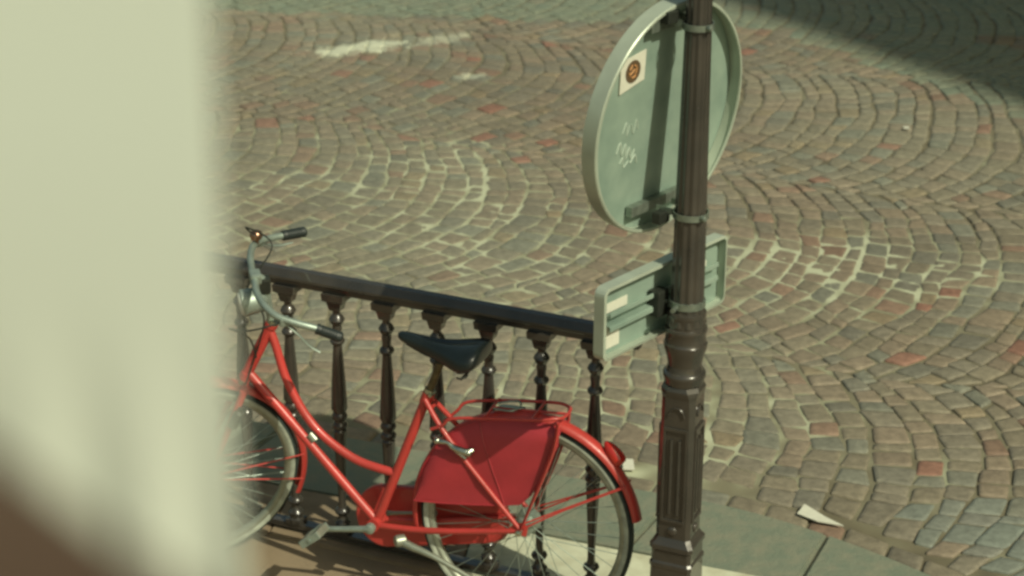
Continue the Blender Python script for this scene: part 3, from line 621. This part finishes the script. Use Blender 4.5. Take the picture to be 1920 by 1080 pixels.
g = MB(); g.tube([S(-0.02, 0.150, 0.222), S(-0.05, 0.120, 0.235), S(-0.085, 0.075, 0.245), S(-0.115, 0.052, 0.252)], [0.0055, 0.006, 0.005, 0.006], 10, sub=4, flat=0.6); g.box(S(-0.015, 0.160, 0.218), (0.03, 0.022, 0.028), FA, 0.005); g.build('brake_lever', M['alloy'], hb)
g = MB(); g.tube([S(-0.02, 0.165, -0.235), S(-0.07, 0.128, -0.262), S(-0.13, 0.118, -0.285)], [0.0055, 0.006, 0.005], 10, sub=4, flat=0.6); g.box(S(-0.015, 0.168, -0.232), (0.03, 0.022, 0.026), FA, 0.005); g.build('brake_lever', M['alloy'], hb)
g = MB(); bc = S(0.0, 0.220, -0.190); g.lathe([(0.021, 0.0), (0.0215, 0.003), (0.020, 0.009), (0.016, 0.015), (0.009, 0.0195), (0.003, 0.021)], bc, FU, 24); g.lathe([(0.018, -0.008), (0.018, 0.0)], bc, FU, 20); g.tube([bc-FU*0.03, bc], 0.008, 10); g.build('bell', M['brass'], bike)
# headlamp on the stem
g = MB(); hc = S(0.050, 0.102, 0.0); hd = (FF-FU*0.12).normalized()
g.lathe([(0.004, -0.052), (0.020, -0.046), (0.034, -0.030), (0.041, -0.008), (0.043, 0.018), (0.045, 0.030), (0.040, 0.034)], hc, hd, 28); hl = g.build('headlamp', M['alloy'], bike)
g = MB(); g.lathe([(0.039, 0.034), (0.034, 0.040), (0.015, 0.044)], hc, hd, 24); g.build('lens', M['lampglass'], hl)
g = MB(); g.tube([hc-FU*0.03, S(0.0, 0.06)], 0.006, 8); g.build('lamp_bracket', M['dark'], hl)
g = MB(); g.box(S(0.012, 0.158), (0.044, 0.036, 0.055), FA, 0.008); g.build('stem_clamp', M['dark'], bike)
g = MB()
for pts in ([S(-0.02, 0.16, 0.22), S(0.09, 0.13, 0.20), S(0.14, 0.08, 0.10), S(0.07, -0.02, 0.02), S(0.05, -0.10, 0.02)],
            [S(-0.02, 0.17, -0.23), S(0.03, 0.25, -0.20), S(-0.04, 0.22, -0.12), S(0.06, 0.10, -0.06), S(0.08, -0.06, -0.02), S(0.10, -0.16, 0.0)],
            [S(0.04, 0.10, 0.0), S(0.02, 0.05, 0.03), S(0.04, -0.05, 0.022), S(0.09, -0.2, 0.02)]): g.tube(pts, 0.0028, 6, sub=6)
g.build('cable', M['dark'], bike)
# front brake block / dynamo seen inside the wheel
g = MB(); bq = S(0.13, -0.30, 0.055); g.lathe([(0.004, -0.04), (0.016, -0.036), (0.017, 0.02), (0.010, 0.028), (0.010, 0.04)], bq, (FU*0.8-FF*0.4), 14); g.build('dynamo', M['dark'], bike)
# chain case on the far side
g = MB(); cpoly = []
for a in np.linspace(70, 285, 22): cpoly.append((BBX+0.0+0.098*math.cos(R(a))*-1*-1, BBZ-0.012+0.108*math.sin(R(a))))
cpoly = [(BBX+0.098*math.cos(R(a)), BBZ-0.010+0.108*math.sin(R(a))) for a in np.linspace(95, -95, 24)]
cpoly += [(0.30, -0.158), (0.115, -0.118), (0.085, -0.095), (0.075, -0.050), (0.085, 0.010), (0.110, 0.038), (0.15, 0.045), (0.33, 0.036)]
g.prism(cpoly, B(0, 0, -0.060), BF, BU, -BL, 0.028); cco = g.build('chain_case', M['red'], bike)
cco.modifiers.new('bevel', 'BEVEL').width = 0.007; cco.modifiers['bevel'].segments = 3
# skirt guards (both sides)
def skirt(sd):
    out = [(0.352, 0.045), (0.345, 0.110), (0.330, 0.160), (0.300, 0.215), (0.262, 0.263), (0.215, 0.303), (0.150, 0.336), (0.070, 0.356), (0.0, 0.362), (-0.070, 0.358), (-0.112, 0.345)]
    inn = [(0.352, 0.042), (0.300, 0.046), (0.255, 0.050), (0.200, 0.056), (0.150, 0.062), (0.100, 0.070), (0.055, 0.078), (0.006, 0.088), (-0.030, 0.125), (-0.070, 0.205), (-0.108, 0.300)]
    g = MB(); vs = []; NR = 9
    for i in range(len(out)):
        a, b2 = out[i], inn[i]
        for j in range(NR):
            t = j/(NR-1); lat = 0.056-0.022*max(0, 1-t*5)+0.010*math.sin(i*1.1)*t*(1-t)+0.005*noise.noise(V((i*0.45, j*0.4, sd)))
            vs.append(B(a[0]*(1-t)+b2[0]*t, a[1]*(1-t)+b2[1]*t, lat*sd))
    n_ = len(vs); vs += [p-BL*0.0025*sd for p in vs]; N0 = len(out)
    fs = [(i*NR+j, i*NR+j+1, (i+1)*NR+j+1, (i+1)*NR+j) for i in range(N0-1) for j in range(NR-1)]; fs += [tuple(reversed([k+n_ for k in f])) for f in fs]
    bd = [i*NR for i in range(N0)]+[(N0-1)*NR+j for j in range(1, NR)]+[i*NR+NR-1 for i in reversed(range(N0-1))]+[j for j in reversed(range(1, NR-1))]
    fs += [(bd[k], bd[(k+1) % len(bd)], bd[(k+1) % len(bd)]+n_, bd[k]+n_) for k in range(len(bd))]
    g.add(vs, fs); so_ = g.build('skirt_guard', M['skirt'], bike)
    g = MB(); g.tube([vs[k]+BL*0.001*sd for k in bd], 0.0026, 6, closed=True); g.build('edge_piping', M['skirt'], so_)
    g = MB(); k_ = 6; g.tube([vs[k_*NR+j]+BL*0.0012*sd for j in range(NR)], 0.0018, 6); g.build('seam', M['skirt'], so_)
    return so_
skirt(1); skirt(-1)
# luggage carrier
g = MB()
loop = [B(0.300, 0.292, 0.055), B(0.262, 0.312, 0.058), B(0.228, 0.342, 0.064), B(0.10, 0.364, 0.068), B(-0.05, 0.382, 0.068), B(-0.095, 0.388, 0.058), B(-0.118, 0.386, 0.030), B(-0.120, 0.386, -0.030), B(-0.108, 0.386, -0.058), B(-0.06, 0.389, -0.068), B(0.10, 0.372, -0.068), B(0.222, 0.350, -0.064), B(0.255, 0.318, -0.058), B(0.298, 0.275, -0.055)]
g.tube(loop, 0.0052, 10, sub=4)
g.tube([B(0.12, 0.366, 0.066), B(0.12, 0.375, -0.066)], 0.0045, 8); g.tube([B(-0.03, 0.381, 0.066), B(-0.03, 0.388, -0.066)], 0.0045, 8)
g.tube([B(0.12, 0.372, 0.0), B(-0.118, 0.386, 0.0)], 0.0045, 8)
g.build('luggage_carrier', M['red'], bike)
g = MB()
for y_ in (-1, 1):
    pts = [B(-0.110, 0.378, 0.060*y_), B(-0.100, 0.300, 0.062*y_), B(-0.070, 0.200, 0.064*y_), B(-0.032, 0.090, 0.066*y_), B(-0.004, 0.010, 0.067*y_)]
    g.tube(pts, [0.015, 0.021, 0.019, 0.013, 0.009], 10, sub=4, flat=0.35)
g.build('carrier_strut', M['red'], bike)
g = MB(); g.tube([B(0.11, 0.378, 0.02), B(0.05, 0.384, 0.035), B(0.03, 0.386, 0.0), B(0.05, 0.390, -0.035), B(0.11, 0.380, -0.02)], 0.003, 8, sub=5)
for k in range(3): g.tube([B(0.095, 0.372+0.006*k, -0.03+0.02*k), B(0.02, 0.378+0.006*k, -0.02+0.02*k)], 0.003, 6)
g.build('carrier_spring', M['alloy'], bike)
# tail light
a = R(135.0); dr = (BF*math.cos(a)+BU*math.sin(a)); tg = (-BF*math.sin(a)+BU*math.cos(a)); tc_ = BH+dr*0.386
TA = Matrix((tg, BL, dr)).transposed()
ta_ = (-tg*0.97+dr*0.10).normalized()
g = MB(); g.lathe([(0.007, -0.036), (0.018, -0.033), (0.0235, -0.026), (0.0250, -0.014), (0.0240, 0.004), (0.0200, 0.022), (0.0140, 0.037), (0.007, 0.048), (0.002, 0.051)], tc_+tg*0.0+dr*0.004, ta_, 24); tlo = g.build('tail_light', M['lens'], bike)
tlo.data.name = 'tail_light'
g = MB(); g.ball(tc_-ta_*0.012+V((0.010, -0.010, 0.015)), 0.0075, 12); g.build('reflector', M['amber'], tlo)
# cranks and pedals
def crank(sd, ang):
    lat = 0.068*sd; d = BF*math.cos(ang)+BU*math.sin(ang); c = B(BBX-0.002, BBZ+0.004, lat)
    g = MB(); g.tube([c, c+d*0.03, c+d*0.172], [0.0125, 0.0105, 0.0085], 12); g.lathe([(0.017, -0.012), (0.017, 0.006), (0.010, 0.010)], c, BL*sd, 16); g.lathe([(0.014, -0.01), (0.014, 0.01)], c+d*0.172, BL, 14)
    cr_ = g.build('crank', M['alloy'], bike)
    pc = c+d*0.172; ta = R(-38); px_ = BF*math.cos(ta)+BU*math.sin(ta); pz = -BF*math.sin(ta)+BU*math.cos(ta); PA = Matrix((px_, BL, pz)).transposed()
    g = MB(); g.tube([pc, pc+BL*sd*0.095], 0.006, 10)
    for o_ in (0.012, 0.088): g.box(pc+BL*sd*o_, (0.078, 0.006, 0.026), PA, 0.002)
    g.build('pedal', M['alloy'], cr_)
    g = MB()
    for o_ in (-0.026, 0.026): g.box(pc+BL*sd*0.050+px_*o_, (0.026, 0.070, 0.026), PA, 0.005)
    g.build('pedal_block', M['rim'], cr_)
crank(1, R(-10)); crank(-1, R(170))
g = MB(); g.lathe([(0.012, -0.02), (0.0195, -0.016), (0.0205, 0.0), (0.018, 0.014), (0.008, 0.018)], B(0.400, -0.105, 0.058), (BL*0.6+BF*0.7), 16)
g.tube([B(0.400, -0.105, 0.058), B(0.350, -0.118, 0.062), B(0.28, -0.135, 0.068), B(0.185, -0.172, 0.072), B(0.10, -0.208, 0.076)], [0.014, 0.0125, 0.009, 0.0085, 0.009], 12, sub=4); g.build('kickstand', M['rim'], bike)
# frame lock on the stays
g = MB()
lk = [B(0.285, 0.268, 0.052), B(0.268, 0.262, 0.064), B(0.242, 0.262, 0.068), B(0.222, 0.250, 0.068), B(0.200, 0.244, 0.070), B(0.178, 0.240, 0.068), B(0.160, 0.246, 0.058)]
g.tube(lk, [0.007, 0.010, 0.006, 0.010, 0.012, 0.013, 0.008], 10, sub=4); g.ball(B(0.276, 0.262, 0.066), 0.011, 10); g.ball(B(0.172, 0.238, 0.068), 0.013, 10); g.tube([B(0.215, 0.24, 0.07), B(0.18, 0.218, 0.066)], 0.005, 8)
g.build('frame_lock', M['chrome'], bike)

# ------------------------------------------------------------------ litter
def scrap(label, pts, z):
    g = MB(); g.prism(pts, (0, 0, z), (1, 0, 0), (0, 1, 0), (0, 0, 1), 0.004); o = g.build('paper_scrap', M['paper'])
    c = sum((V(p) for p in pts), V((0, 0)))/len(pts); o.data.transform(Matrix.Translation((-c.x, -c.y, -z))); o.location = (c.x, c.y, z)
    tag(o, label, 'litter')
scrap('small square white paper scrap on the cobbles behind the tail light', [(0.408, 6.655), (0.450, 6.652), (0.449, 6.735), (0.411, 6.738)], 0.009)
scrap('white triangular paper scrap where granite slabs meet cobbles right of the lamp post', [(1.000, 6.322), (1.035, 6.392), (1.095, 6.300), (1.150, 6.236), (1.062, 6.268)], 0.012)
scrap('tiny white fragment lying on the cobbles right of the round sign', [(2.135, 10.695), (2.165, 10.690), (2.170, 10.725), (2.140, 10.73)], 0.009)

# ------------------------------------------------------------------ the window the photograph is taken from
def yv(x_): return x_
cur = thing('curtain', 'cream cloth hanging beside the camera, blurred, at the left edge of the picture', 'curtain', (-0.15, 0.70, 2.8))
g = MB(); vs = []; NX, NZ = 90, 70
for i in range(NX+1):
    for j in range(NZ+1):
        z_ = 2.82+(3.72-2.82)*j/NZ; lo = max(0.0, min(1.0, (3.17-z_)/0.14)); Xe = -0.1066+0.0045*lo
        X = -0.420+(0.420+Xe)*i/NX
        vs.append(V((X, 0.70+(0.0032*lo)*math.sin(X*150+0.6)+0.0010*lo*math.sin(X*420), z_)))
n_ = len(vs); vs += [p+V((0, 0.0015, 0)) for p in vs]
fs = [(i*(NZ+1)+j, (i+1)*(NZ+1)+j, (i+1)*(NZ+1)+j+1, i*(NZ+1)+j+1) for i in range(NX) for j in range(NZ)]; fs += [tuple(reversed([k+n_ for k in f])) for f in fs]
g.add(vs, fs); g.build('cloth', M['cloth'], cur)
g = MB(); g.tube([(-0.45, 0.70, 3.73), (-0.085, 0.70, 3.73)], 0.009, 12); g.ball((-0.082, 0.70, 3.73), 0.014, 12); g.build('curtain_rod', M['wood'], cur)
wf = thing('window_ledge', 'dark brown wooden ledge, strongly blurred, in the lower left corner', 'ledge', (-0.2, 0.35, 3.22))
g = MB(); g.prism([(-0.30, 0.630), (-0.02, 0.306), (-0.02, 0.22), (-0.34, 0.22), (-0.40, 0.40)], (0, 0, 3.205), (1, 0, 0), (0, 1, 0), (0, 0, 1), 0.060); lb = g.build('board', M['wood'], wf)
lb.modifiers.new('bevel', 'BEVEL').width = 0.008
g = MB(); g.prism([(-0.31, 0.615), (-0.03, 0.291), (-0.03, 0.24), (-0.34, 0.24), (-0.39, 0.40)], (0, 0, 2.70), (1, 0, 0), (0, 1, 0), (0, 0, 1), 0.504); g.build('panel', M['wood'], wf)

# ------------------------------------------------------------------ building out of view on the right whose shade lies across the street
Hb = 25.0; off = V((0.69, -0.72, 0)).normalized()*Hb; ld = V((0.544, -0.839, 0)); lw = V((0.839, 0.544, 0))
b0 = V((1.541, 13.233, 0))+off+ld*5.0; bd = thing('apartment_building', 'pale rendered apartment building standing on the right of the street', 'building', b0)
LA = Matrix((-ld, lw, Z)).transposed(); LEN = 34.0
g = MB(); g.box(b0-ld*LEN/2+lw*5.0+Z*(Hb-0.5)/2, (LEN, 10.0, Hb-0.5), LA); g.build('wall', M['render'], bd)
g = MB(); g.box(b0-ld*LEN/2+lw*5.0+Z*(Hb-0.25), (LEN+0.01, 10.0, 0.5), LA); g.build('roof', M['zinc'], bd)
for fl_ in range(4):
    for k in range(12):
        p = b0-ld*(1.8+k*2.75)+lw*0.0+Z*(2.0+fl_*3.2)
        g = MB(); g.box(p-lw*0.02, (1.25, 0.10, 1.9), LA); g.box(p-lw*0.10-Z*1.0, (1.4, 0.2, 0.10), LA); wn = g.build('window', M['render'], bd)
        g = MB(); g.box(p-lw*0.074, (1.05, 0.01, 1.7), LA); g.build('pane', M['glass'], wn)
print('stones', len(cv)//49)
